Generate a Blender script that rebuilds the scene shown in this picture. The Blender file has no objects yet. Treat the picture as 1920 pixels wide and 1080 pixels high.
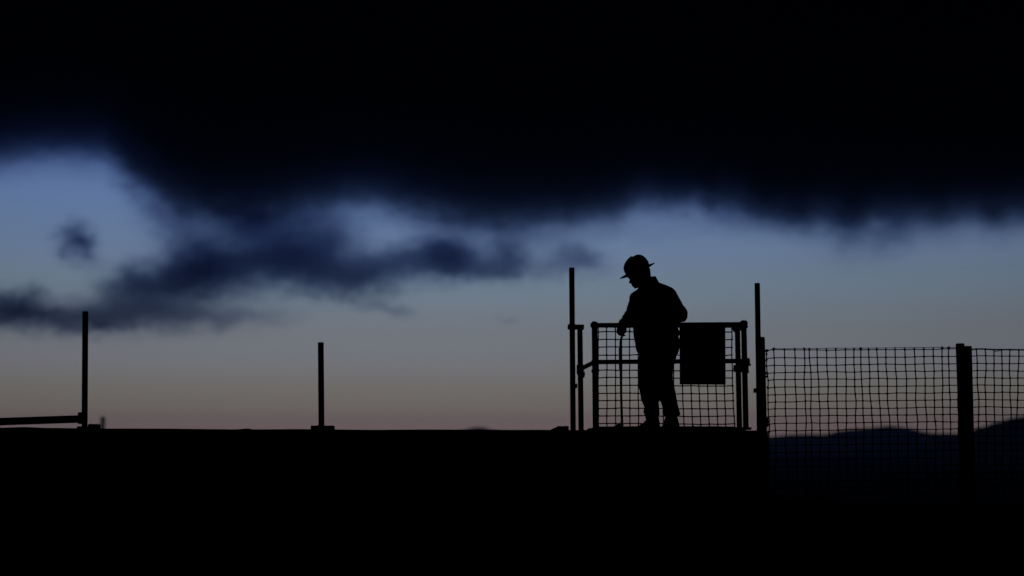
import bpy, bmesh, math, random
from mathutils import Vector, Matrix, noise
random.seed(7)
C = bpy.context.scene
col = C.collection
R = math.radians

# ------------------------------------------------------------------ camera
F = 3100.0                                   # focal length in 1920-wide pixels
TH = math.atan(290.0 / F)                    # camera tilts up a little
EYE = 1.60
cam = bpy.data.cameras.new('camera')
cam.sensor_width = 36.0
cam.lens = F / 1920.0 * 36.0
cam.clip_start = 0.1
cam.clip_end = 60000
cam.dof.use_dof = True
cam.dof.focus_distance = 15.9
cam.dof.aperture_fstop = 1.0
co = bpy.data.objects.new('camera', cam)
col.objects.link(co)
co.location = (0, 0, EYE)
co.rotation_euler = (R(90) + TH, 0, 0)
C.camera = co
C.view_settings.view_transform = 'Standard'
C.view_settings.look = 'None'
C.view_settings.exposure = 0
C.view_settings.gamma = 1

# ------------------------------------------------------------------ measuring helpers
def ray(px, py):
    x = (px - 960) / F; yv = (540 - py) / F
    return Vector((x, math.cos(TH) - yv * math.sin(TH), math.sin(TH) + yv * math.cos(TH)))
def P(px, py, Y):
    d = ray(px, py)
    return Vector((0, 0, EYE)) + d * (Y / d.y)
def azel(px, py):                            # direction as azimuth / elevation, radians
    d = ray(px, py).normalized()
    return math.atan2(d.x, d.y), math.asin(d.z)

# ------------------------------------------------------------------ world: dusk sky with a dark cloud deck
W = bpy.data.worlds.new('World'); C.world = W; W.use_nodes = True
nt = W.node_tree; nt.nodes.clear()
def N(t, **k):
    n = nt.nodes.new(t)
    for a, b in k.items(): setattr(n, a, b)
    return n
def put(sock, v):
    if isinstance(v, (int, float)): sock.default_value = v
    elif isinstance(v, (tuple, list)): sock.default_value = v
    else: nt.links.new(v, sock)
def M(op, a, b=None, c=None, clamp=False):
    n = N('ShaderNodeMath', operation=op); n.use_clamp = clamp
    put(n.inputs[0], a)
    if b is not None: put(n.inputs[1], b)
    if c is not None: put(n.inputs[2], c)
    return n.outputs[0]
tc = N('ShaderNodeTexCoord'); sep = N('ShaderNodeSeparateXYZ')
nrm = N('ShaderNodeVectorMath', operation='NORMALIZE')
nt.links.new(tc.outputs['Generated'], nrm.inputs[0])
nt.links.new(nrm.outputs[0], sep.inputs[0])
az = M('ARCTAN2', sep.outputs[0], sep.outputs[1])
el = M('ARCSINE', sep.outputs[2])
U = M('MULTIPLY', az, F)                     # 3100 units per radian
V = M('MULTIPLY', el, F)
def uv(px, py):
    a, e = azel(px, py); return a * F, e * F
def comb(a, b, c=0.0):
    n = N('ShaderNodeCombineXYZ'); put(n.inputs[0], a); put(n.inputs[1], b); put(n.inputs[2], c); return n.outputs[0]
def NOISE(su, sv, detail, seed, rough=.5):
    n = N('ShaderNodeTexNoise'); n.inputs['Scale'].default_value = 1.0
    n.inputs['Detail'].default_value = detail; n.inputs['Roughness'].default_value = rough
    nt.links.new(comb(M('MULTIPLY', U, 1.0 / su), M('MULTIPLY', V, 1.0 / sv), seed), n.inputs['Vector'])
    return M('SUBTRACT', n.outputs['Fac'], 0.5)
n1 = NOISE(150, 90, 3, 3.3); n2 = NOISE(45, 34, 3, 9.1, .55); n3 = NOISE(80, 300, 1, 5.7)
n4 = NOISE(260, 140, 2, 1.7)
n5 = NOISE(20, 15, 3, 31.7, .6)
Uw = M('ADD', U, M('ADD', M('ADD', M('MULTIPLY', n1, 34), M('MULTIPLY', n2, 46)), M('MULTIPLY', n5, 16)))
Vw = M('ADD', V, M('ADD', M('MULTIPLY', NOISE(140, 80, 3, 13.3), 20), M('ADD', M('MULTIPLY', NOISE(40, 30, 3, 19.1), 34), M('MULTIPLY', NOISE(18, 14, 3, 23.1, .6), 14))))
def CURVE(pts, x, lo, hi, vlo, vhi):
    n = N('ShaderNodeFloatCurve')
    c = n.mapping.curves[0]
    pp = sorted(((p[0] - lo) / (hi - lo), (p[1] - vlo) / (vhi - vlo)) for p in pts)
    c.points[0].location = pp[0]; c.points[1].location = pp[-1]
    for p in pp[1:-1]: c.points.new(*p)
    n.mapping.use_clip = False
    n.mapping.update()
    t = M('DIVIDE', M('SUBTRACT', x, lo), hi - lo)
    put(n.inputs['Value'], M('MINIMUM', M('MAXIMUM', t, 0.0), 1.0))
    return M('ADD', M('MULTIPLY', n.outputs[0], vhi - vlo), vlo)
deck_edge = [(-500, 340), (-200, 305), (0, 292), (60, 284), (110, 282), (180, 286), (210, 300), (240, 326), (285, 356), (330, 386), (380, 402), (440, 408), (500, 404), (580, 390), (640, 376),
             (690, 372), (740, 384), (800, 396), (870, 410), (950, 416), (1040, 408), (1130, 394), (1230, 376), (1330, 384),
             (1420, 394), (1520, 402), (1600, 408), (1700, 406), (1800, 404), (1870, 400), (1920, 392), (2100, 370), (2400, 400)]
pts = [uv(*p) for p in deck_edge]
edge = M('ADD', -13.0, CURVE(pts, M('ADD', U, M('MULTIPLY', n2, 26)), -1700, 1700, 250, 650))
dy = M('SUBTRACT', V, edge)
dy = M('ADD', dy, M('ADD', M('ADD', M('MULTIPLY', n2, 20), M('MULTIPLY', n5, 7)), M('MULTIPLY', n1, 22)))
right = M('MULTIPLY', M('ADD', M('DIVIDE', M('ADD', U, 100), 500), 0.0), 1.0, clamp=True)
dy = M('ADD', dy, M('MULTIPLY', M('MULTIPLY', n3, 52), M('ADD', M('MULTIPLY', right, .8), .2)))
s = 18.0
eff = M('MULTIPLY', M('ADD', dy, M('SQRT', M('ADD', M('MULTIPLY', dy, dy), s * s))), 0.5)
eff = M('MAXIMUM', M('SUBTRACT', eff, 1.5), 0.0)
D = M('MULTIPLY', M('DIVIDE', eff, M('SQRT', M('ADD', eff, 16))), M('MULTIPLY_ADD', right, .07, .425))
DP = 0.0
# softer separate puffs of the lower streak: px, py, rx, ry, rotation (deg, + = rising to the right), strength
puffs = [
 (20, 583, 76, 23, -3, 2.1), (100, 592, 60, 14, -8, .5), (48, 560, 26, 18, 0, .7), (180, 598, 50, 22, 0, .9), (250, 582, 70, 24, 4, 1.15),
 (195, 612, 38, 10, 0, .6), (142, 449, 23, 20, 20, 1.6), (155, 478, 24, 16, -30, .35), (245, 530, 42, 26, 15, 1.15),
 (330, 590, 60, 24, 2, .7), (300, 538, 55, 24, 14, 1.05), (375, 512, 62, 34, 10, 1.75), (430, 500, 80, 36, 5, 1.25), (365, 470, 42, 28, 0, .95),
 (410, 425, 56, 26, -12, .6), (470, 412, 44, 26, -10, 1.3), (500, 455, 60, 26, 0, .4), (520, 492, 66, 30, 5, 1.1), (580, 505, 60, 34, 0, .95),
 (610, 455, 52, 30, 10, .85), (645, 515, 60, 32, -4, 1.2), (560, 430, 70, 34, 0, .8), (530, 470, 70, 30, 0, .5), (1060, 500, 50, 16, 0, .25), (700, 505, 50, 26, 5, .85), (770, 482, 62, 26, 12, 1.15), (842, 478, 46, 27, 0, 1.8), (840, 510, 50, 18, 0, .7),
 (900, 502, 60, 20, -6, .65), (952, 477, 28, 24, 8, 1.25), (935, 505, 60, 14, 0, .35), (1030, 492, 40, 22, 0, .3), (1078, 476, 36, 18, -8, .62), (1105, 490, 28, 16, -20, .3),
 (735, 578, 28, 9, -20, .38), (695, 574, 18, 8, 0, .2), (480, 592, 60, 14, 0, .3), (400, 596, 60, 18, 0, .5), (300, 400, 50, 30, -40, .45), (330, 425, 30, 30, -30, .35),
 (950, 598, 14, 6, 0, .16), (640, 545, 70, 14, 0, .35), (400, 545, 90, 16, 0, .5), (1640, 440, 70, 34, 10, .3), (1583, 420, 24, 34, 0, .5), (1683, 420, 20, 34, 0, .4), (1650, 446, 14, 26, 0, .2), (1350, 398, 26, 26, 0, .45), (1398, 404, 18, 24, 0, .4), (1480, 404, 56, 20, -8, .5), (1850, 402, 80, 16, 4, .3), (592, 405, 46, 24, 0, .45), (1220, 440, 90, 14, 0, .1),
 (860, 420, 120, 16, -4, .35), (1000, 440, 60, 20, 0, .25),
]
for (px, py, rx, ry, rot, st) in puffs:
    u0, v0 = uv(px, py)
    ca, sa = math.cos(R(rot)), math.sin(R(rot))
    du = M('SUBTRACT', Uw, u0); dv = M('SUBTRACT', Vw, v0)
    a = M('MULTIPLY_ADD', du, ca / rx, M('MULTIPLY', dv, sa / rx))
    b = M('MULTIPLY_ADD', dv, ca / ry, M('MULTIPLY', du, -sa / ry))
    q = M('MULTIPLY_ADD', a, a, M('MULTIPLY', b, b))
    g = M('EXPONENT', M('MULTIPLY', q, -0.75))
    DP = M('MULTIPLY_ADD', g, st * .76, DP)
# clear sky colours by elevation (units of 1/3100 rad above the horizon)
def lin(c):
    c = c / 255.0
    return c / 12.92 if c <= .04045 else ((c + .055) / 1.055) ** 2.4
ramp = N('ShaderNodeValToRGB')
put(ramp.inputs[0], M('DIVIDE', M('ADD', V, 100), 1200, clamp=True))
stops = [(-100, (95.8, 81.4, 88.6)), (0, (119.5, 102.0, 104.0)), (30, (130.8, 113.3, 110.2)), (62, (124.6, 116.4, 111.2)), (100, (121.5, 118.5, 113.3)), (150, (121.5, 122.6, 128.8)), (215, (116.4, 123.6, 131.8)), (290, (112.8, 129.3, 146.3)), (370, (105.6, 127.2, 159.7)), (450, (99.3, 124.6, 166.9)), (560, (86.5, 113.3, 170.0)), (1100, (50, 75, 130))]
els = ramp.color_ramp.elements
els[0].position = 0; els[1].position = 1
for i, (v, c) in enumerate(stops):
    p = (v + 100) / 1200.0
    e = els[0] if i == 0 else els[-1] if i == len(stops) - 1 else els.new(p)
    e.position = p
    e.color = tuple(lin(k) for k in c) + (1,)
# afterglow is brightest ahead and dies away round the compass
g_az = M('SUBTRACT', az, -0.06)
glow = M('EXPONENT', M('MULTIPLY', M('MULTIPLY', g_az, g_az), -2.0))
glow = M('ADD', M('MULTIPLY', glow, 0.998), 0.002)
sky = N('ShaderNodeTexSky', sky_type='NISHITA')
sky.sun_disc = False; sky.sun_elevation = R(-3.0); sky.sun_rotation = R(-3.5); sky.altitude = 200
ad = N('ShaderNodeVectorMath', operation='MULTIPLY_ADD')
nt.links.new(sky.outputs[0], ad.inputs[0]); ad.inputs[1].default_value = (0.004, 0.004, 0.004)
nt.links.new(ramp.outputs[0], ad.inputs[2])
def EXP(k, kp, q):
    a = M('MULTIPLY', D, M('MULTIPLY_ADD', D, -q, -k))
    return M('EXPONENT', M('MULTIPLY_ADD', DP, -kp, a))
tint = comb(EXP(1.5, 1.62, 0.0), EXP(1.4, 1.47, 0.0), EXP(1.13, 1.08, .04))
m1 = N('ShaderNodeVectorMath', operation='MULTIPLY'); nt.links.new(ad.outputs[0], m1.inputs[0]); nt.links.new(tint, m1.inputs[1])
m2 = N('ShaderNodeVectorMath', operation='SCALE'); nt.links.new(m1.outputs[0], m2.inputs[0]); nt.links.new(glow, m2.inputs['Scale'])
bg = N('ShaderNodeBackground'); nt.links.new(m2.outputs[0], bg.inputs[0]); bg.inputs[1].default_value = 1.0
wo = N('ShaderNodeOutputWorld'); nt.links.new(bg.outputs[0], wo.inputs[0])
W.cycles.sampling_method = 'MANUAL'; W.cycles.sample_map_resolution = 1024

# last faint afterglow from the sunken sun, low ahead of the camera
sl = bpy.data.lights.new('sun', 'SUN'); sl.energy = 0.001; sl.angle = R(8); sl.color = (1, .8, .7)
so = bpy.data.objects.new('sun', sl); col.objects.link(so)
so.rotation_euler = (R(-88.5), 0, R(3.5))

# ------------------------------------------------------------------ materials
def mat(name, c1, c2, scale=8.0, rough=.95, spec=.08, bump=.0, metal=0.0, wave=False):
    m = bpy.data.materials.new(name); m.use_nodes = True
    t = m.node_tree; b = t.nodes['Principled BSDF']
    tcn = t.nodes.new('ShaderNodeTexCoord')
    nz = t.nodes.new('ShaderNodeTexNoise'); nz.inputs['Scale'].default_value = scale; nz.inputs['Detail'].default_value = 4
    t.links.new(tcn.outputs['Object'], nz.inputs['Vector'])
    rp = t.nodes.new('ShaderNodeValToRGB')
    rp.color_ramp.elements[0].position = .35; rp.color_ramp.elements[1].position = .65
    rp.color_ramp.elements[0].color = (*c1, 1); rp.color_ramp.elements[1].color = (*c2, 1)
    t.links.new(nz.outputs['Fac'], rp.inputs[0]); t.links.new(rp.outputs[0], b.inputs['Base Color'])
    b.inputs['Roughness'].default_value = rough; b.inputs['Metallic'].default_value = metal
    b.inputs['Specular IOR Level'].default_value = spec
    if bump:
        bp = t.nodes.new('ShaderNodeBump'); bp.inputs['Strength'].default_value = bump; bp.inputs['Distance'].default_value = .02
        t.links.new(nz.outputs['Fac'], bp.inputs['Height']); t.links.new(bp.outputs[0], b.inputs['Normal'])
    return m
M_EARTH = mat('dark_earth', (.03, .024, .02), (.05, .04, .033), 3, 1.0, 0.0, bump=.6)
M_LAND = mat('valley_land', (.03, .04, .03), (.05, .055, .045), .004)
M_HILL = mat('hill_forest', (.03, .045, .035), (.045, .06, .05), .006)
M_STEEL = mat('galvanised_steel', (.11, .11, .115), (.17, .17, .17), 14, .8, .1)
M_COUP = mat('coupler_steel', (.08, .07, .06), (.14, .12, .10), 40, .8, .1, .3)
M_WOOD = mat('weathered_timber', (.10, .07, .045), (.17, .12, .08), 12, .95, .05, .3)
M_ROPE = mat('dark_rope', (.03, .035, .035), (.05, .055, .05), 60, .95, .03)
M_JACK = mat('work_jacket_cloth', (.025, .03, .045), (.04, .045, .06), 9, .97, .03, .2)
M_TROU = mat('work_trouser_cloth', (.03, .03, .035), (.045, .045, .05), 9, .97, .03, .2)
M_HAT = mat('hard_hat_shell', (.10, .10, .09), (.14, .14, .12), 6, .8, .08)
M_BOOT = mat('rubber_boot', (.02, .02, .02), (.03, .03, .03), 10, .9, .05)
M_SKIN = mat('skin', (.22, .13, .09), (.28, .17, .12), 30, .8, .05)
M_HAIR = mat('hair', (.02, .018, .015), (.03, .026, .022), 80, .95, .03)
M_BOARD = mat('board_face', (.06, .06, .065), (.09, .09, .095), 5, .95, .03)
M_CONC = mat('rough_concrete', (.13, .13, .125), (.2, .2, .19), 5, .97, .03, .4)

# ------------------------------------------------------------------ object helpers
def props(o, label=None, cat=None, group=None, kind=None):
    for k, v in (('label', label), ('category', cat), ('group', group), ('kind', kind)):
        if v: o[k] = v
    return o
def link(name, bm, m, parent=None, smooth=False):
    bmesh.ops.recalc_face_normals(bm, faces=bm.faces)
    me = bpy.data.meshes.new(name); bm.to_mesh(me); bm.free()
    if smooth:
        for p in me.polygons: p.use_smooth = True
    me.materials.append(m)
    o = bpy.data.objects.new(name, me); col.objects.link(o)
    if parent:
        o.parent = parent
        o.matrix_parent_inverse = Matrix.Translation(parent.location).inverted()
    return o
def thing(name, loc, label, cat, group=None):
    o = bpy.data.objects.new(name, None); o.empty_display_size = .2; col.objects.link(o); o.location = loc
    return props(o, label, cat, group)
def tube(bm, pts, r, n=12, cap=True):
    pts = [Vector(p) for p in pts]
    rs = r if isinstance(r, (list, tuple)) else [r] * len(pts)
    rings = []
    t0 = (pts[1] - pts[0]).normalized()
    ref = Vector((0, 1, 0)) if abs(t0.y) < .9 else Vector((1, 0, 0))
    for i, p in enumerate(pts):
        t = (pts[min(i + 1, len(pts) - 1)] - pts[max(i - 1, 0)]).normalized()
        a = (ref - t * ref.dot(t)).normalized(); b = t.cross(a)
        rings.append([bm.verts.new(p + (a * math.cos(k * 2 * math.pi / n) + b * math.sin(k * 2 * math.pi / n)) * rs[i]) for k in range(n)])
    for A, B in zip(rings, rings[1:]):
        for k in range(n): bm.faces.new((A[k], A[(k + 1) % n], B[(k + 1) % n], B[k]))
    if cap:
        bm.faces.new(rings[0]); bm.faces.new(rings[-1][::-1])
def hollow(bm, a, b, r, wall=.004, n=16):          # a pipe, open at both ends
    a, b = Vector(a), Vector(b); t = (b - a).normalized()
    ref = Vector((0, 1, 0)) if abs(t.y) < .9 else Vector((1, 0, 0))
    x = (ref - t * ref.dot(t)).normalized(); y = t.cross(x)
    rg = []
    for p, rr in ((a, r), (b, r), (b, r - wall), (a, r - wall)):
        rg.append([bm.verts.new(p + (x * math.cos(k * 2 * math.pi / n) + y * math.sin(k * 2 * math.pi / n)) * rr) for k in range(n)])
    for i in range(4):
        A, B = rg[i], rg[(i + 1) % 4]
        for k in range(n): bm.faces.new((A[k], A[(k + 1) % n], B[(k + 1) % n], B[k]))
def box(bm, cx, cy, cz, sx, sy, sz, bev=.004, rot=None):
    r = bmesh.ops.create_cube(bm, size=1)
    vs = r['verts']
    mt = Matrix.Translation((cx, cy, cz)) @ (rot or Matrix.Identity(4)) @ Matrix.Diagonal((sx, sy, sz, 1))
    bmesh.ops.transform(bm, matrix=mt, verts=vs)
    if bev:
        es = list({e for v in vs for e in v.link_edges})
        bmesh.ops.bevel(bm, geom=es, offset=bev, segments=1, affect='EDGES')
def pbox(bm, x0, y0, x1, y1, Y, depth, bev=.004, slant=0):
    a = P(x0, y0, Y); b = P(x1, y1, Y)
    box(bm, (a.x + b.x) / 2, Y, (a.z + b.z) / 2, abs(b.x - a.x), depth, abs(a.z - b.z), bev,
        Matrix.Rotation(slant, 4, 'Y') if slant else None)
def coupler(bm, p, s=.042, dirs=((0, 0, 1), (1, 0, 0))):   # sleeve round each tube, with a bolt and nut
    p = Vector(p)
    for d in dirs:
        d = Vector(d).normalized()
        tube(bm, [p - d * s * .7, p - d * s * .45, p + d * s * .45, p + d * s * .7], [.033, .038, .038, .033], 12)
    tube(bm, [p + Vector((.02, -.055, -.03)), p + Vector((.02, .05, -.03))], .008, 8)
    tube(bm, [p + Vector((.02, -.062, -.03)), p + Vector((.02, -.046, -.03))], .014, 6)

# ------------------------------------------------------------------ ground: one sheet to the horizon
VALLEY = -32.0
def sm(t): t = max(0., min(1., t)); return t * t * (3 - 2 * t)
def gh(x, y):
    r = math.hypot(x, y)
    # flat top round the camera out to about 18 m, then a hillside down to the valley
    d = max(0.0, r - 46.0 - 22 * noise.noise(Vector((x / max(r, 1) * 5, y / max(r, 1) * 5, 3))))
    z = VALLEY * sm(d / 520.0) if d < 520 else VALLEY
    if d > 0: z -= min(d * .06, 6) * (1 - sm(d / 520.0))
    z += .04 * noise.noise(Vector((x * .6, y * .6, 0))) * min(1, r / 3)
    if r > 60: z += min(6, (r - 60) * .01) * noise.noise(Vector((x * .004, y * .004, 4)))
    return z
bm = bmesh.new()
rs = [0.6 * 1.09 ** i for i in range(118)]
rs = [r for r in rs if r < 11500] + [11600]
NA = 180
rings = []
for r in rs:
    rings.append([bm.verts.new((r * math.sin(k * 2 * math.pi / NA), r * math.cos(k * 2 * math.pi / NA), gh(r * math.sin(k * 2 * math.pi / NA), r * math.cos(k * 2 * math.pi / NA)))) for k in range(NA)])
cv = bm.verts.new((0, 0, gh(0, 0)))
for k in range(NA): bm.faces.new((cv, rings[0][k], rings[0][(k + 1) % NA]))
for A, B in zip(rings, rings[1:]):
    for k in range(NA): bm.faces.new((A[k], B[k], B[(k + 1) % NA], A[(k + 1) % NA]))
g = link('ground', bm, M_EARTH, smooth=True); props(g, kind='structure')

# hills far across the valley
def hills(name, dist, prof, width, seed, a0, a1, n=420):
    bm = bmesh.new()
    pr = [(azel(px, py)[0], math.tan(azel(px, py)[1])) for px, py in prof]
    def crest(a):
        if a <= pr[0][0]: return pr[0][1]
        for (x0, y0), (x1, y1) in zip(pr, pr[1:]):
            if a <= x1:
                t = (a - x0) / (x1 - x0); t = t * t * (3 - 2 * t)
                return y0 + (y1 - y0) * t
        return pr[-1][1]
    rows = []
    offs = [-1, -.85, -.7, -.55, -.4, -.28, -.18, -.09, 0, .1, .25, .5, 1]
    for i in range(n + 1):
        a = a0 + (a1 - a0) * i / n
        row = []
        top = crest(a) * dist + EYE + 3.0 * noise.noise(Vector((a * 90, seed, 0))) + 1.2 * noise.noise(Vector((a * 400, seed, 2)))
        for o in offs:
            r = dist + o * width
            f = (1 - abs(o)) ** 1.15
            z = (VALLEY - 8) + (top - VALLEY + 8) * f
            if abs(o) > .01 and abs(o) < .99:
                z += 14 * noise.noise(Vector((a * 25, o * 3, seed + 5))) * f * (1 - f) * 2
            row.append(bm.verts.new((r * math.sin(a), r * math.cos(a), z)))
        rows.append(row)
    for A, B in zip(rows, rows[1:]):
        for k in range(len(offs) - 1): bm.faces.new((A[k], A[k + 1], B[k + 1], B[k]))
    o = link(name, bm, M_HILL, smooth=True); props(o, kind='structure'); return o
hills('hills', 6000, [(-1500, 808.5), (-300, 811.5), (0, 812.5), (600, 813.5), (1000, 814.5), (1300, 816.5), (1440, 819.5), (1500, 813.5), (1548, 814.5), (1582, 805.5), (1615, 804.5), (1645, 799.5),
       (1672, 798.5), (1700, 802.5), (1745, 811.5), (1800, 813.5), (1850, 816.5), (2000, 811.5), (2600, 796.5), (4000, 806.5)], 1500, 1.0, R(-75), R(75))
hills('mountain', 3900, [(1700, 837), (1780, 823), (1812, 813), (1840, 801), (1868, 791), (1900, 784), (1925, 779), (2010, 763), (2150, 757), (2400, 772), (3200, 797)], 1100, 7.0, azel(1715, 800)[0], R(70), 200)
hills('far_hills', 9300, [(-1500, 825), (700, 825), (820, 815), (862, 808), (882, 802), (896, 800), (910, 802), (930, 808), (980, 816), (1200, 826), (2500, 825)], 900, 3.0, R(-70), R(70))

# ------------------------------------------------------------------ terrace: raised earth platform the scaffold stands on
YE = 15.3
prof = [(-900, 801), (-300, 802), (0, 802), (30, 801), (45, 800.5), (70, 802), (200, 803.5), (300, 803.5), (440, 805), (460, 804), (475, 805), (560, 804.5), (700, 806), (800, 805.2), (830, 805.4),
        (950, 806), (1010, 805.8), (1075, 806.5), (1110, 806), (1250, 807), (1438, 807)]
def top_z(px):
    for (x0, y0), (x1, y1) in zip(prof, prof[1:]):
        if px <= x1:
            t = (px - x0) / (x1 - x0)
            return P(px, y0 + (y1 - y0) * t, YE).z
    return P(px, prof[-1][1], YE).z
bm = bmesh.new()
grid = []
cols_ = [-900 + (1438 + 900) * i / 260 for i in range(261)]
ys = [YE, 15.45, 15.7, 16.2, 16.8, 17.4, 18.0]
for px in cols_:
    x = P(px, 806, YE).x; z = top_z(px)
    row = [bm.verts.new((x, YE - .10 + .05 * noise.noise(Vector((x * 2, 0, h))), h)) for h in (-.4, .3, .8, 1.2, z - .12)]
    row.append(bm.verts.new((x, YE - .03, z - .02)))
    for j, y in enumerate(ys):
        row.append(bm.verts.new((x, y, z - (y - YE) * .005 + (.004 * noise.noise(Vector((x * 4, y * 4, 1))) if j else 0))))
    row.append(bm.verts.new((x, 18.1, -3)))
    grid.append(row)
for A, B in zip(grid, grid[1:]):
    for k in range(len(A) - 1): bm.faces.new((A[k], A[k + 1], B[k + 1], B[k]))
bm.faces.new(grid[0]); bm.faces.new(grid[-1][::-1])
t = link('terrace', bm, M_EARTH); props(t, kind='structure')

# ------------------------------------------------------------------ work platform
TZ = P(1250, 806.5, YE).z
DZ = P(1250, 801.5, 15.6).z                  # walking surface
lx = P(1113, 801, 15.6).x; rx = P(1402, 801, 15.6).x
pt = thing('work_platform', ((lx + rx) / 2, 16.1, TZ), 'low plank platform under the railing and the standing worker', 'platform')
nb = 6; y0, y1 = YE + .02, 16.9
for i in range(nb):
    w = (y1 - y0) / nb
    bm = bmesh.new()
    box(bm, (lx + rx) / 2 + random.uniform(-.01, .01), y0 + w * (i + .5), DZ - .012, rx - lx, w - .008, .024, .003)
    link('plank', bm, M_WOOD, pt)
for yy in (YE + .25, 16.1, 16.75):
    bm = bmesh.new(); box(bm, (lx + rx) / 2, yy, (TZ - .03 + DZ - .026) / 2, rx - lx - .06, .08, (DZ - .026) - (TZ - .03), 0)
    link('bearer', bm, M_WOOD, pt)

# ------------------------------------------------------------------ railing enclosure with net
FR, BK = 16.0, 17.05
cg = thing('scaffold_railing', tuple(P(1255, 802, FR)[:2]) + (DZ,), 'waist-high scaffold tube railing with square net around the platform', 'railing')
def pole_bm(x0, y0, x1, y1, Y, r, zb=None):
    bm = bmesh.new(); a = P(x1, y1, Y); b = P(x0, y0, Y)
    if zb is not None:
        d = b - a; a = a + d * ((zb - a.z) / d.z)
    hollow(bm, a, b, r); return bm
link('post', pole_bm(1114.8, 604, 1116.8, 800, FR, .0285, DZ - .001), M_STEEL, cg, True)
link('post', pole_bm(1394.5, 603, 1398.5, 800, FR, .0275, DZ - .001), M_STEEL, cg, True)
link('post', pole_bm(1382.6, 613, 1386.6, 804, BK, .028, TZ - .05), M_STEEL, cg, True)
link('post', pole_bm(1087.2, 612, 1089.6, 806, BK, .028, TZ - .05), M_STEEL, cg, True)
bm = bmesh.new(); hollow(bm, P(1113, 609.9, FR - .05), P(1399, 608, FR - .05), .0228); link('top_rail', bm, M_STEEL, cg, True)
bm = bmesh.new(); hollow(bm, P(1112, 678.9, FR - .05), P(1404, 676.7, FR - .05), .022); link('middle_rail', bm, M_STEEL, cg, True)
bm = bmesh.new(); hollow(bm, P(1118, 677, FR - .03), P(1085.5, 693.5, BK - .05), .022); link('side_rail', bm, M_STEEL, cg, True)
bm = bmesh.new(); hollow(bm, P(1400, 678, FR - .02), P(1381, 690.5, BK), .022); link('side_rail', bm, M_STEEL, cg, True)
bm = bmesh.new(); hollow(bm, P(1398, 607, FR - .02), P(1381, 617, BK), .022); link('side_rail', bm, M_STEEL, cg, True)
bm = bmesh.new(); hollow(bm, P(1064.5, 613, BK - .05), P(1095, 613.3, BK - .05), .0265); link('stub_rail', bm, M_STEEL, cg, True)
def coup(px, py, Y, dirs, s=.042, parent=cg):
    bm = bmesh.new(); coupler(bm, P(px, py, Y), s, dirs); return link('coupler', bm, M_COUP, parent)
ZX = ((0, 0, 1), (1, 0, 0)); ZZ = ((0, 0, 1),)
coup(1114.3, 609.8, FR - .02, ZX, .032); coup(1394.6, 607.8, FR - .02, ZX, .04)
coup(1116, 680, FR - .01, ZX, .04); coup(1400, 678.5, FR - .03, ((1, 0, 0),), .04)
coup(1088, 693, BK, ZZ, .075); coup(1090, 701, BK, ZZ, .03)
coup(1382, 691, BK, ZX, .05); coup(1396.5, 692, FR, ZZ, .05); coup(1388, 613, BK - .3, ((.3, 1, 0),), .04); coup(1380, 616, BK, ZX, .035)
coup(1116, 696, FR, ZZ, .02)

# net builder: nodes are laid out in a plane, strands share their nodes
def catmull(p, sub=3):
    out = []
    for i in range(len(p) - 1):
        p0 = p[max(i - 1, 0)]; p1 = p[i]; p2 = p[i + 1]; p3 = p[min(i + 2, len(p) - 1)]
        for k in range(sub):
            t = k / sub
            out.append(.5 * ((2 * p1) + (p2 - p0) * t + (2 * p0 - 5 * p1 + 4 * p2 - p3) * t * t + (3 * p1 - p0 - 3 * p2 + p3) * t ** 3))
    out.append(p[-1]); return out
def net(bm, nodes, r, knot=1.7, hr=None):
    for row in nodes:
        tube(bm, catmull(row), hr or r, 6)
    for j in range(len(nodes[0])):
        tube(bm, catmull([row[j] for row in nodes]), r, 6)
    for row in nodes:
        for p in row:
            q = p + Vector((random.uniform(-.001, .001), -.002, random.uniform(-.002, .002)))
            m_ = Matrix.Translation(q) @ Matrix.Rotation(random.uniform(0, 3), 4, 'Y') @ Matrix.Diagonal((r * knot, r * knot * 1.0, r * knot * random.uniform(.9, 1.3), 1))
            bmesh.ops.create_icosphere(bm, subdivisions=1, radius=1, matrix=m_)
def tie(bm, p, s, n=7):                      # a knotted wrap of cord with frayed ends
    for k in range(n):
        a = random.uniform(0, 6.28); b = random.uniform(-.6, .6)
        d = Vector((math.cos(a), b * .5, math.sin(a))) * s * random.uniform(.6, 1.2)
        tube(bm, [p - d * .5, p + Vector((random.uniform(-s, s), random.uniform(-s, s), random.uniform(-s, s))) * .3, p + d * .6], .0032, 5)
nx = [1121.5, 1137.5, 1153.8, 1165.5, 1180.5, 1196.5, 1212, 1228, 1244, 1262, 1278, 1294, 1309, 1325, 1341, 1356.5, 1372]
ny = [613.5, 622.5, 636.8, 651.3, 666, 680, 694.8, 708.5, 723.3, 737.8, 751.3, 766, 780.2, 794.6, 800.5]
nodes = []
for j, y in enumerate(ny):
    row = []
    for i, x in enumerate(nx):
        lean = (y - 613) / 187 * (2.5 if x > 1250 else .6) + (max(0, (y - 715) / 85) ** 1.3 * 2.5 if x > 1270 else 0)
        wob = 1.0 * noise.noise(Vector((i * .9, j * .45, 3))); wy = 1.1 * noise.noise(Vector((i * .5, j * .9, 8)))
        sag = -1.3 * math.sin((x - 1121) / 251 * math.pi * 2) if j not in (0, 14) else 0
        row.append(P(x + lean + wob, y + wy + sag * .5, FR + .035 + .01 * noise.noise(Vector((i * .4, j * .4, 0)))))
    nodes.append(row)
bm = bmesh.new(); net(bm, nodes, .0062, 1.8)
for (x, y) in ((1153, 618), (1373, 616), (1181, 620), (1373, 632), (1372, 645)): tie(bm, P(x, y, FR + .01), .014, 5)
link('safety_net', bm, M_ROPE, cg)

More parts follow.
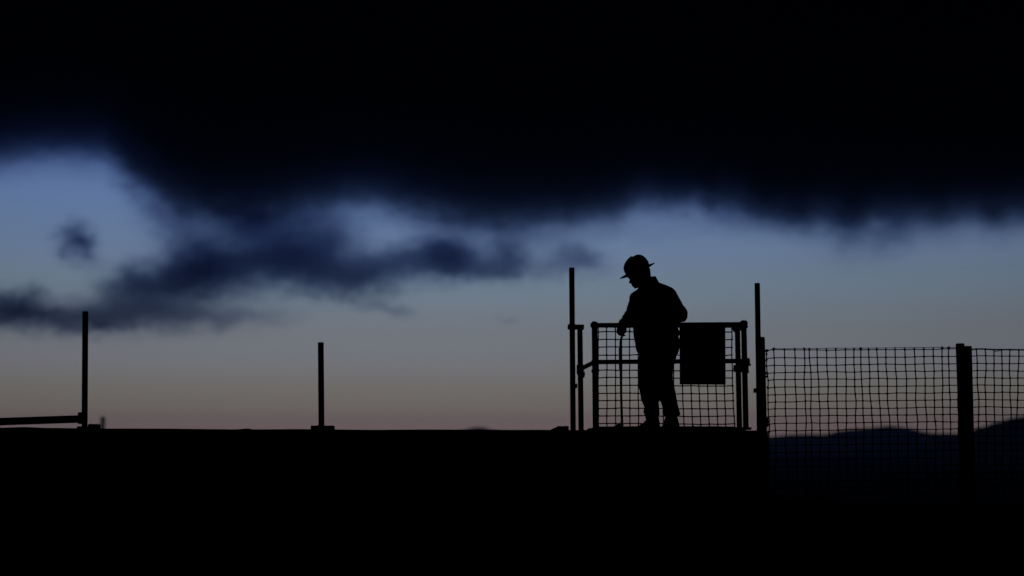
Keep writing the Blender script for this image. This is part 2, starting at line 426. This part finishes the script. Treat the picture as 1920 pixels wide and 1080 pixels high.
# ------------------------------------------------------------------ dark board hanging from the top rail
bo = thing('hanging_board', P(1317, 720, 15.93), 'dark rectangular board hung from the railing just right of the worker', 'board')
bm = bmesh.new(); a = P(1273.6, 606, 15.9); b = P(1360.6, 721.2, 15.9)
box(bm, (a.x + b.x) / 2, 15.89, (a.z + b.z) / 2, b.x - a.x, .018, a.z - b.z, .003, Matrix.Rotation(R(.25), 4, 'Y'))
link('panel', bm, M_BOARD, bo)
for x in (1290, 1344):
    bm = bmesh.new()
    c = P(x, 609, FR - .05)
    tube(bm, [c + Vector((0, -.045, -.05)), c + Vector((0, -.045, 0)), c + Vector((0, -.026, .018)), c + Vector((0, 0, .025)), c + Vector((0, .026, .016)), c + Vector((0, .03, -.03))], .0028, 8)
    link('hook', bm, M_STEEL, bo)

# ------------------------------------------------------------------ free-standing poles
def scaffold_pole(x0, y0, x1, y1, Y, r, label, name='scaffold_pole', grp='tall scaffold poles standing along the terrace'):
    base = P(x1, y1, Y); base.z = TZ - .03
    o = thing(name, base, label, 'pole', grp)
    link('tube', pole_bm(x0, y0, x1, y1, Y, r, TZ - .06), M_STEEL, o, True)
    return o
p1 = scaffold_pole(1072, 502, 1074.6, 806, 17.1, .0285, 'tallest scaffold pole, just left of the netted railing')
bm = bmesh.new(); coupler(bm, P(1072.5, 613, 17.1), .04, ZX); link('coupler', bm, M_COUP, p1)
bm = bmesh.new(); box(bm, P(1080, 724, 17.1).x, 17.08, P(1080, 724, 17.1).z, .025, .05, .045, .004); link('clip', bm, M_COUP, p1)
p2 = scaffold_pole(1419.8, 531, 1424, 806, 15.95, .0265, 'tall scaffold pole against the squared timber at the left end of the net fence')
bm = bmesh.new(); pbox(bm, 1413, 728, 1421, 736.5, 15.93, .05); link('clip', bm, M_COUP, p2)
p3 = scaffold_pole(601.5, 642, 602.8, 806, 16.0, .0285, 'lone short scaffold pole with a block foot, standing between the left pole and the railing')
bm = bmesh.new(); pbox(bm, 584.5, 798, 626, 809, 16.0, .16, .006); link('base_block', bm, M_CONC, p3)
bm = bmesh.new(); pbox(bm, 596.5, 795.5, 607.5, 800, 16.0, .065, .006); link('base_socket', bm, M_COUP, p3)
p4 = scaffold_pole(160, 584, 158.6, 806, 16.0, .0285, 'leftmost scaffold pole, holding a low sloping handrail')
bm = bmesh.new(); hollow(bm, P(-420, 817, 15.92), P(154, 785.5, 15.92), .033)
bm.free(); bm = bmesh.new(); hollow(bm, P(-460, 806, 15.92), P(153, 785.5, 15.92), .0365); link('handrail', bm, M_STEEL, p4, True)
bm = bmesh.new(); coupler(bm, P(152.5, 784.5, 15.94), .05, ((0, 0, 1),))
pbox(bm, 147.5, 773, 154.5, 795, 15.95, .07, .006); link('coupler', bm, M_COUP, p4)
bm = bmesh.new(); pbox(bm, 147.5, 799.5, 166, 808, 16.0, .14, .006); link('base_plate', bm, M_COUP, p4)

def block(name, x0, y0, x1, y1, Y, d, label, cat, m, ramp=None):
    bm = bmesh.new(); pbox(bm, x0, y0, x1, y1, Y, d, .008)
    if ramp:
        vs = [bm.verts.new(P(px, py, yy)) for yy in (Y - d / 2 + .01, Y + d / 2 - .01) for px, py in ramp]
        n = len(ramp)
        bm.faces.new(vs[:n]); bm.faces.new(vs[n:][::-1])
        for k in range(n): bm.faces.new((vs[k], vs[(k + 1) % n], vs[n + (k + 1) % n], vs[n + k]))
    o = link(name, bm, m); return props(o, label, cat)
block('timber_block', 167.5, 795, 186.3, 809, 15.9, .12, 'small block on the terrace, touching the foot of the leftmost pole', 'block', M_WOOD)
block('concrete_footing', 1044, 799, 1066, 811, 16.2, .22, 'low footing with a sloped left side, left of the tallest pole', 'footing', M_CONC,
      [(1028, 809), (1034, 804.5), (1044.1, 800.5), (1044.1, 811), (1028, 811)])
block('ground_clod', 456, 803.6, 469, 812, 15.7, .1, 'tiny lump on the terrace edge, left of the lone short pole', 'stone', M_CONC)

# ------------------------------------------------------------------ net fence at the right
FY = 16.0
gz = gh(3, 16) - .05
nf = thing('net_fence', P(1800, 900, FY).xy.to_tuple() + (gz,), 'square-mesh rope net fence on timber posts, running off the right edge', 'fence')
def timber(x0, y0, x1, y1, w, Y, dep, zb, name='post'):
    bm = bmesh.new(); a = P(x1, y1, Y); b = P(x0, y0, Y)
    d = b - a; a = a + d * ((zb - a.z) / d.z)
    vs = []
    ww = w / 2 * Y / F
    for p, k in ((a, 1), (b, 1)):
        for sx, sy in ((-1, -1), (1, -1), (1, 1), (-1, 1)):
            vs.append(bm.verts.new((p.x + sx * ww, Y + sy * dep / 2, p.z)))
    bm.faces.new(vs[:4]); bm.faces.new(vs[4:])
    for k in range(4): bm.faces.new((vs[k], vs[(k + 1) % 4], vs[4 + (k + 1) % 4], vs[4 + k]))
    bmesh.ops.bevel(bm, geom=list(bm.edges), offset=.005, segments=2, affect='EDGES')
    return link(name, bm, M_WOOD, nf)
timber(1427.6, 632, 1431.8, 812, 11, 16.04, .08, gz)
timber(1800, 644, 1809, 890, 13.2, 15.98, .08, gz)
timber(1814, 649, 1820, 890, 12.6, 16.01, .085, gz)
timber(2165, 650, 2178, 890, 24, 16.0, .08, gz)
def interp(a, b, t): return a + (b - a) * t
T = [137, 187, 262, 333, 400, 433, 487, 553, 617, 684, 742, 790, 843, 900, 963, 1027, 1094, 1160, 1226, 1291, 1352, 1398, 1458]
Bt = [156, 200, 272, 347, 410, 452, 510, 570, 633, 694, 757, 810, 870, 930, 988, 1050, 1114, 1180, 1245, 1306, 1360, 1411, 1470]
LR = [207, 265, 315, 365, 414, 466, 517, 568, 617, 667, 717, 768]
RR = [200, 252, 302, 352, 401, 455, 503, 552, 604, 654, 703, 752]
for k in range(9): LR.append(LR[-1] + 50); RR.append(RR[-1] + 50)
def fence_net(T, Bt, LR, RR, seed, Y):
    nodes = []
    for j in range(len(LR)):
        row = []
        tt = min(1.25, (LR[j] - 205) / 555.0)
        for i in range(len(T)):
            u = interp(T[i], Bt[i], tt) if tt <= 1 else interp(T[i], Bt[i], 1) + (tt - 1) * 6
            s_ = (T[i] - T[0]) / (T[-1] - T[0])
            v = interp(LR[j], RR[j], s_)
            if j == 0: v += 5 * math.sin(s_ * math.pi) * .6
            u += 10 * noise.noise(Vector((i * 1.3, j * .35, seed))) * math.sin(min(1, j / 4) * 1.57) + 1.5 * noise.noise(Vector((i * 3.1, j * 2.3, seed)))
            v += 4.5 * noise.noise(Vector((i * .35, j * 1.3, seed + 5))) + 1.5 * noise.noise(Vector((i * 2.1, j * 2.3, seed + 9)))
            if i == 0: u += 4 * noise.noise(Vector((j * 1.7, seed, 0))); v += 4
            row.append(P(1400 + u / 3.692, 600 + v / 3.692, Y + .05 * noise.noise(Vector((i * .2, j * .2, seed)))))
        nodes.append(row)
    return nodes
nodes = fence_net(T, Bt, LR, RR, 2.0, 16.0)
bm = bmesh.new(); net(bm, nodes, .0060, 1.9, .0052)
# doubled top line lashed to the net
topl = [P(1400 + T[i] / 3.692, 600 + (interp(199, 189, i / (len(T) - 1)) + 2.5 * noise.noise(Vector((i * 1.7, 1, 1)))) / 3.692, 16.0) for i in range(len(T))]
topl[0] = P(1437, 660, 16.0)
tube(bm, catmull(topl), .0032, 6)
for i in range(1, len(T) - 1):
    p = (topl[i] + nodes[0][i]) / 2
    tie(bm, p + Vector((0, 0, .004)), .026 if i in (1, 4, 11, 20, 21) else .017, 8 if i in (1, 4, 11, 20, 21) else 5)
for (x, y, s_) in ((1437, 658, .03), (1437.5, 664, .02), (1437, 675, .02), (1437.5, 700, .03), (1437.5, 706, .02), (1438.5, 726, .012), (1438.5, 786, .05), (1439, 791, .045), (1439, 797, .03), (1440, 811, .03), (1441, 816, .015)):
    tie(bm, P(x, y, 15.99), s_, 10)
link('net', bm, M_ROPE, nf)
T2 = [1545, 1590, 1652, 1712, 1765, 1822, 1884, 1932] + [1932 + 58 * k for k in range(1, 16)]
B2 = [1560, 1606, 1660, 1717, 1772, 1828, 1868, 1922] + [1922 + 58 * k for k in range(1, 16)]
L2 = [204, 250, 300, 351, 401, 451, 501, 552, 603, 655, 704, 752] + [752 + 50 * k for k in range(1, 10)]
nodes = fence_net(T2, B2, L2, [v + 6 for v in L2], 11.0, 16.02)
bm = bmesh.new(); net(bm, nodes, .0060, 1.9, .0052)
tube(bm, catmull([p + Vector((0, -.004, .006)) for p in nodes[0]]), .004, 6)
tube(bm, [nodes[1][3], (nodes[0][3] + nodes[1][3]) / 2 + Vector((.005, 0, .01)), nodes[0][4]], .004, 6)
for i in range(1, len(T2) - 1): tie(bm, nodes[0][i], .018, 5)
link('net', bm, M_ROPE, nf)

# ------------------------------------------------------------------ distant utility pole, out of focus
Y = 120
a = P(193, 781, Y); zb = gh(a.x, Y) - .3
up = thing('utility_pole', (a.x, Y, zb), 'blurred stubby pole top far behind, just right of the leftmost scaffold pole', 'pole')
bm = bmesh.new(); tube(bm, [(a.x, Y, zb), (a.x, Y, a.z)], [.19, .16], 12); link('shaft', bm, M_CONC, up, True)

# ------------------------------------------------------------------ the worker
PY = 15.6
def S(px, py, dy=0.0): return P(px, py, PY + dy)
def loft(bm, secs, n=28, power=2.0, caps=True):
    """sections: (Lx, Ly, Rx, Ry, half depth, depth offset)"""
    rings = []
    for s_ in secs:
        Lx, Ly, Rx, Ry, d = s_[:5]; o = s_[5] if len(s_) > 5 else 0
        A = S(Lx, Ly, o); B = S(Rx, Ry, o); c = (A + B) / 2; h = (B - A) / 2
        ring = []
        for k in range(n):
            t = k * 2 * math.pi / n
            ct, st = math.cos(t), math.sin(t)
            e = 2.0 / power
            ct = math.copysign(abs(ct) ** e, ct); st = math.copysign(abs(st) ** e, st)
            ring.append(bm.verts.new(c + h * ct + Vector((0, d, 0)) * st))
        rings.append(ring)
    for A, B in zip(rings, rings[1:]):
        for k in range(n): bm.faces.new((A[k], A[(k + 1) % n], B[(k + 1) % n], B[k]))
    if caps: bm.faces.new(rings[0][::-1]); bm.faces.new(rings[-1])
def chain(bm, pts, rad, n=12):               # rounded limb through pixel/depth points
    q = [S(*p) for p in pts]
    m = []; r_ = []
    for i in range(len(q) - 1):
        for k in range(4):
            t = k / 4; m.append(q[i].lerp(q[i + 1], t)); r_.append(rad[i] + (rad[i + 1] - rad[i]) * t)
    m.append(q[-1]); r_.append(rad[-1])
    tube(bm, m, r_, n)
    for p, r in ((q[0], rad[0]), (q[-1], rad[-1])):
        bmesh.ops.create_icosphere(bm, subdivisions=2, radius=r, matrix=Matrix.Translation(p))
    for p, r in zip(q[1:-1], rad[1:-1]):
        bmesh.ops.create_icosphere(bm, subdivisions=2, radius=r, matrix=Matrix.Translation(p))
def fuse(o, vox, smooth=2):
    m = o.modifiers.new('fuse', 'REMESH'); m.mode = 'VOXEL'; m.voxel_size = vox; m.use_smooth_shade = True
    if smooth:
        s_ = o.modifiers.new('soften', 'SMOOTH'); s_.iterations = smooth; s_.factor = .5
    return o
man = thing('person', (S(1235, 801.5).x, PY, DZ), 'worker in a brimmed hard hat, jacket and boots, head bowed, holding a long tool upright', 'person')

# body: head, neck, trunk, arms, hands and legs as one surface
bm = bmesh.new()
loft(bm, [(1190.5, 541.3, 1199, 538.5, .022), (1188.6, 539.5, 1206, 533.5, .042), (1186.3, 537, 1213, 526, .052), (1185.2, 535, 1216, 523, .058), (1185.4, 533, 1218, 520, .062),
          (1184.4, 530, 1219.4, 515, .066), (1181.6, 526, 1218.8, 511, .068), (1179.8, 522.5, 1217.6, 506, .070), (1176.6, 518, 1216.8, 501, .073), (1174.5, 511, 1217, 494, .074),
          (1175.5, 502, 1213, 488, .07), (1180, 493, 1208, 484.5, .058), (1187, 487, 1202, 483, .035)], 28, 2.15)
loft(bm, [(1181.5, 519.5, 1189, 517, .010), (1180.6, 523, 1190, 521, .011), (1179.6, 527, 1191, 526, .014), (1178.9, 530.4, 1191, 529.6, .019), (1181.5, 531.8, 1191, 531.4, .014)], 14)      # nose
loft(bm, [(1174.8, 517, 1190, 512, .052), (1176.8, 520, 1190, 516, .055), (1179.6, 523, 1190, 520, .045)], 18)                               # brow
loft(bm, [(1184.4, 533, 1191, 532.2, .022), (1183.2, 534, 1191, 533.6, .026), (1184.6, 535, 1191, 534.6, .024)], 14)                        # upper lip
loft(bm, [(1185.2, 535.4, 1191, 535, .022), (1184.6, 536.6, 1191, 536, .024), (1186.6, 537.6, 1191, 537, .018)], 14)                         # lower lip
for sgn in (-1, 1):                                                                                                                        # ears, eyeballs
    ex = 1217.2 if sgn < 0 else 1208
    loft(bm, [(ex - 4, 515, ex, 513.5, .006, sgn * .070), (ex - 4.5, 510, ex + 2.5, 509, .009, sgn * .074), (ex - 5, 505, ex + 2.4, 504.5, .010, sgn * .076), (ex - 4, 501.5, ex - .5, 501, .006, sgn * .074)], 14)
    bmesh.ops.create_icosphere(bm, subdivisions=2, radius=.0125, matrix=Matrix.Translation(S(1184.2, 523.2, sgn * .031)))
loft(bm, [(1194, 524, 1220.4, 512, .058), (1195.5, 532, 1220.6, 519, .058), (1197, 540, 1226, 526, .062), (1200, 550, 1234, 540, .08)], 24)    # neck
loft(bm, [(1196, 548, 1248, 540, .09), (1190, 558, 1258, 552, .11), (1190, 575, 1260, 570, .115), (1192, 600, 1262, 598, .11), (1195, 625, 1264, 625, .108),
          (1199, 650, 1264, 650, .11), (1201, 672, 1262, 672, .105), (1202, 692, 1260, 692, .10)], 28)
chain(bm, [(1218, 680, 0), (1219, 730, -.01), (1222, 772, 0), (1222, 793, .0)], [.085, .062, .046, .04])
chain(bm, [(1246, 680, 0), (1248, 730, .0), (1258, 772, .02), (1259, 793, .02)], [.085, .062, .046, .04])
chain(bm, [(1196, 558, -.03), (1183, 592, -.10), (1169, 607, -.15)], [.05, .038, .027])
chain(bm, [(1254, 556, .02), (1277, 590, .06), (1262, 606, .11)], [.05, .038, .027])
HD = -.16                                     # hand resting on top of the tool handle
loft(bm, [(1160.6, 606, 1176, 611.5, .024, HD + .01), (1158.6, 611, 1175, 616, .033, HD), (1156.6, 615.5, 1172.5, 620, .038, HD), (1155.9, 619, 1170, 623, .040, HD), (1157, 622.5, 1169, 625, .038, HD), (1160, 625.5, 1169, 627.6, .03, HD)], 20, 2.3)
for dz_, tip, ln in ((-.032, 1169.5, 0), (-.011, 1172.2, 1.2), (.011, 1171, .8), (.031, 1167.5, -.6)):
    chain(bm, [(1158.4, 618, HD + dz_), (1157.7, 623, HD + dz_ * 1.02), (1161.8, 627.4 + ln * .5, HD + dz_ * .95), (tip - 3, 628.6 + ln * .4, HD + dz_ * .85), (tip, 627.8 + ln * .8, HD + dz_ * .8)], [.0105, .0098, .0092, .0085, .0072], 10)
chain(bm, [(1170, 613, HD - .028), (1173.3, 618, HD - .040), (1172.4, 622.4, HD - .036), (1169.5, 625.2, HD - .026)], [.013, .0108, .0098, .008], 10)   # thumb
# other hand on the hip behind the jacket
loft(bm, [(1259, 600, 1268, 608, .022, .12), (1254, 603, 1262, 614, .028, .13), (1248, 606, 1254, 618, .026, .14)], 18)
for k in range(4):
    chain(bm, [(1250, 607 + k * 3.4, .14), (1244, 609 + k * 3.4, .145), (1239.5 + abs(k - 1), 611 + k * 3.3, .135)], [.0098, .0092, .0075], 10)
chain(bm, [(1260, 612, .125), (1257, 619, .12), (1253, 623, .12)], [.012, .010, .008], 10)
fuse(link('body', bm, M_SKIN, man), .0042, 2)

# hair showing under the hat at the nape
bm = bmesh.new()
loft(bm, [(1203, 517, 1220.2, 511, .060), (1200, 510, 1218.2, 505, .071), (1198, 503, 1216.6, 499.5, .076), (1198, 497, 1216, 494, .077)], 24)
fuse(link('hair', bm, M_HAIR, man), .004, 1)

# hard hat: shell heights measured above the brim plane
bm = bmesh.new()
b0, b1 = Vector((1163.2, 521.6)), Vector((1228.6, 492.8))
ux = (b1 - b0).normalized(); un = Vector((ux.y, -ux.x))
if un.y > 0: un = -un
def hp(s_, h): return b0 + ux * s_ + un * h
# (start along brim, end along brim, height above, lateral half width)
shell = [(12.6, 58.6, -1.5, .108), (11.8, 59.4, 3, .113), (11.6, 58.8, 9, .112), (12.8, 57.6, 15, .106), (17.2, 55.6, 20, .096), (21, 53.2, 23.2, .084), (25.5, 49.5, 25.8, .062), (30, 45, 27.2, .035)]
secs = []
for a_, c_, h, d in shell:
    p = hp(a_, h); q = hp(c_, h); secs.append((p.x, p.y, q.x, q.y, d))
loft(bm, secs, 40, 2.15)
# raised centre ridge
rid = [(13.4, 14.5), (18.1, 21), (22, 24.5), (26.6, 27), (31, 28.8), (34.4, 29.8), (37.6, 27.8), (41, 28.1), (44.8, 28.3), (49.5, 26.8), (53.4, 23.4), (56, 19.5), (57.6, 15), (58.8, 7)]
pr_ = [S(*hp(a_, h - 2.2), 0) for a_, h in rid]
tube(bm, catmull(pr_, 3), .011, 10)
hat = link('hard_hat', bm, M_HAT, man)
fuse(hat, .0045, 2)
bm = bmesh.new()                              # brim: a ring that thins and dips towards its rim
n = 56; rings = []
c0 = hp(34.5, 0)
cS = S(c0.x, c0.y); uS = (S(*hp(60, 0)) - S(*hp(10, 0))).normalized(); nS = (S(*hp(34, 20)) - S(*hp(34, 0))).normalized()
for (ra, rl, h) in ((.112, .096, .008), (.128, .112, .0085), (.150, .136, .0065), (.179, .162, .002), (.1815, .164, -.003), (.150, .136, -.010), (.128, .112, -.015), (.112, .096, -.016)):
    rings.append([bm.verts.new(cS + uS * ra * math.cos(k * 2 * math.pi / n) + Vector((0, 1, 0)) * rl * math.sin(k * 2 * math.pi / n) + nS * h) for k in range(n)])
rings.append(rings[0])
for A, B in zip(rings, rings[1:]):
    for k in range(n): bm.faces.new((A[k], A[(k + 1) % n], B[(k + 1) % n], B[k]))
br = link('brim', bm, M_HAT, hat, True)
br.parent = hat; br.matrix_parent_inverse = Matrix.Identity(4); br.location = (0, 0, 0)

# jacket
bm = bmesh.new()
loft(bm, [(1196, 540.5, 1228.4, 519.2, .070), (1194.5, 542.5, 1231.5, 524.5, .078), (1192, 544.5, 1236, 530, .088), (1187.5, 547.2, 1248, 534.2, .105), (1182.5, 554, 1261, 540, .12),
          (1182, 565, 1268.4, 549, .13), (1183, 580, 1269, 568, .135), (1185, 600, 1271, 592, .135), (1186.6, 613, 1271.6, 611.5, .135), (1187, 617, 1271.4, 616, .135), (1187.3, 622, 1274.6, 621.5, .135), (1187.8, 628, 1274.6, 627, .135), (1188.4, 633, 1272, 631.5, .135),
          (1189.6, 638, 1275, 637, .135), (1191, 646, 1275, 645, .135), (1192.4, 655, 1273.8, 654, .135), (1194, 659.5, 1272.6, 659.5, .13), (1198, 662.5, 1270.4, 665, .122)], 36, 2.25)
loft(bm, [(1187, 547.6, 1206, 549, .07, -.01), (1182.6, 551, 1206, 555, .07, -.015), (1180.2, 556, 1205, 561, .072, -.02), (1179.6, 564, 1203, 570, .07, -.035), (1176.6, 572, 1201, 582, .066, -.05), (1174.6, 579, 1199, 592, .062, -.07), (1174.3, 582, 1197, 596, .062, -.08),
          (1170.8, 586, 1195, 602, .06, -.09), (1170.2, 588.5, 1193, 605, .057, -.10), (1166.6, 592.5, 1190, 608.5, .056, -.11), (1166.3, 596, 1188, 611, .052, -.12), (1161.5, 600, 1185, 613, .050, -.13), (1159.6, 604, 1182, 614, .046, -.14), (1159.8, 610, 1178, 615.5, .040, -.15)], 24)
loft(bm, [(1240, 556, 1261, 539.8, .08, .02), (1242, 560, 1266.4, 545, .08, .02), (1246, 565, 1270.4, 552.5, .078, .02), (1254, 576, 1276.6, 563.5, .07, .03), (1260, 584, 1281.3, 572.5, .066, .04), (1263, 589, 1284.5, 576, .064, .045), (1265, 594, 1288.3, 581.5, .062, .05), (1266, 598, 1289.6, 586.5, .06, .055), (1267, 601, 1288.8, 597, .058, .06), (1268, 604.5, 1284, 603, .05, .06)], 24)
chain(bm, [(1279, 592, .065), (1264, 605, .11)], [.048, .034])
# collar, hem band and pocket flap
loft(bm, [(1196.5, 541, 1228.8, 518.6, .074), (1195, 543, 1231, 524, .081)], 28)
loft(bm, [(1216, 519.8, 1229.4, 518.4, .05), (1216, 523, 1231.2, 522.5, .06), (1216, 529, 1234.5, 528.5, .075)], 24, 4)
jk = fuse(link('jacket', bm, M_JACK, man), .0048, 2)

# trousers
bm = bmesh.new()
loft(bm, [(1199, 656, 1268, 658, .118), (1197.6, 668, 1268.3, 670, .118), (1197, 682, 1265, 682, .112), (1197, 692, 1262, 692, .105), (1200, 706, 1258, 706, .09)], 32, 2.2)
loft(bm, [(1197, 680, 1236, 680, .10), (1195.8, 692, 1237, 692, .096), (1195.6, 706, 1238, 706, .09), (1196.4, 721, 1238, 721, .084), (1200, 737, 1237.6, 737, .078), (1202.2, 750, 1235.6, 749, .073), (1205.3, 757, 1235.3, 757, .07),
          (1208.2, 764, 1236, 765, .066), (1206, 771.5, 1236.8, 772, .07), (1207.5, 776, 1237, 777, .07), (1209.5, 780.5, 1235.8, 780.5, .066)], 26, 2.2)
loft(bm, [(1226, 680, 1265, 680, .10), (1226, 692, 1261.2, 692, .096), (1226, 706, 1260.4, 706, .09), (1229, 721, 1263.6, 721, .084), (1233, 737, 1267, 737, .078), (1236.4, 749, 1269, 749, .073), (1239.5, 756, 1270.6, 757, .071),
          (1242.3, 764, 1272.6, 766, .068), (1242, 772, 1275.6, 775, .072), (1242.6, 778, 1276, 778, .07), (1246.5, 781.5, 1270.5, 780.5, .062)], 26, 2.2)
fuse(link('trousers', bm, M_TROU, man), .0048, 2)

# boots
def boot(secs, soles):
    bm = bmesh.new(); loft(bm, secs, 24, 2.3)
    o = fuse(link('boot', bm, M_BOOT, man), .0045, 2)
    bm = bmesh.new(); loft(bm, soles, 28, 2.5); s_ = link('sole', bm, M_BOOT, o)
    s_.parent = o; s_.matrix_parent_inverse = Matrix.Identity(4)
boot([(1210, 772, 1235.4, 772, .058), (1209.3, 781, 1235.2, 781, .058), (1211.2, 786.5, 1236, 787, .062, -.005), (1207.5, 791.5, 1237, 792, .085, -.02), (1201, 795.5, 1237.3, 796, .11, -.035), (1196.8, 799, 1237.4, 799, .115, -.04), (1196.5, 800.6, 1237, 800.6, .11, -.04)],
     [(1195.6, 799.8, 1237.6, 799.8, .115, -.04), (1195.6, 801.9, 1237.6, 801.9, .115, -.04)])
boot([(1246.5, 772, 1270, 772, .055, .01), (1247.3, 782, 1270.3, 782, .057, .01), (1245.3, 788, 1272, 788, .062, .0), (1244.2, 793, 1273, 793, .085, -.02), (1242, 797, 1273.8, 797, .11, -.035), (1241.3, 799.5, 1274.4, 799.5, .115, -.04), (1241.5, 800.6, 1274, 800.6, .11, -.04)],
     [(1240.8, 799.8, 1274.8, 799.8, .115, -.04), (1240.8, 801.9, 1274.8, 801.9, .115, -.04)])

# ------------------------------------------------------------------ long-handled tool under his hand
tl = thing('long_handled_tool', S(1165.5, 801.5, HD), 'long thin-handled scraping tool standing upright under the worker\'s hand', 'tool')
bm = bmesh.new()
h_ = [(1169.5, 622, HD), (1168.5, 627, HD), (1165.6, 632.5, HD), (1163.8, 640, HD), (1163.3, 652, HD), (1163.4, 672, HD), (1163.8, 694, HD)]
tube(bm, catmull([S(*p) for p in h_], 4), .0105, 12); link('shaft', bm, M_WOOD, tl, True)
bm = bmesh.new()
tube(bm, [S(1163.2, 651, HD), S(1163.25, 655, HD), S(1163.5, 690, HD), S(1163.9, 696, HD)], [.0125, .0155, .0155, .0125], 12); link('grip', bm, M_BOOT, tl, True)
bm = bmesh.new()
tube(bm, [S(1163.7, 690, HD), S(1164.6, 740, HD), S(1166.4, 796, HD)], [.0105, .0105, .0125], 12); link('lower_shaft', bm, M_STEEL, tl, True)
bm = bmesh.new()
loft(bm, [(1164.2, 791.8, 1168.6, 791.8, .016, HD), (1158.5, 794.5, 1168.9, 794.5, .05, HD), (1153, 798, 1169, 798, .075, HD), (1148, 801.4, 1169.2, 801.4, .08, HD)], 20, 3.0)
link('blade', bm, M_COUP, tl)

# ------------------------------------------------------------------ evening air
bm = bmesh.new()
box(bm, 0, 0, (VALLEY - 9 - 4 + 175) / 2, 23600, 23600, 175 - (VALLEY - 13), 0)
hm = bpy.data.materials.new('evening_haze'); hm.use_nodes = True
t_ = hm.node_tree; t_.nodes.clear()
pv = t_.nodes.new('ShaderNodeVolumePrincipled'); pv.inputs['Color'].default_value = (.25, .42, 1.0, 1)
pv.inputs['Density'].default_value = 5.0e-5; pv.inputs['Anisotropy'].default_value = .78
mo = t_.nodes.new('ShaderNodeOutputMaterial'); t_.links.new(pv.outputs[0], mo.inputs['Volume'])
hz = link('haze', bm, hm); props(hz, kind='stuff')
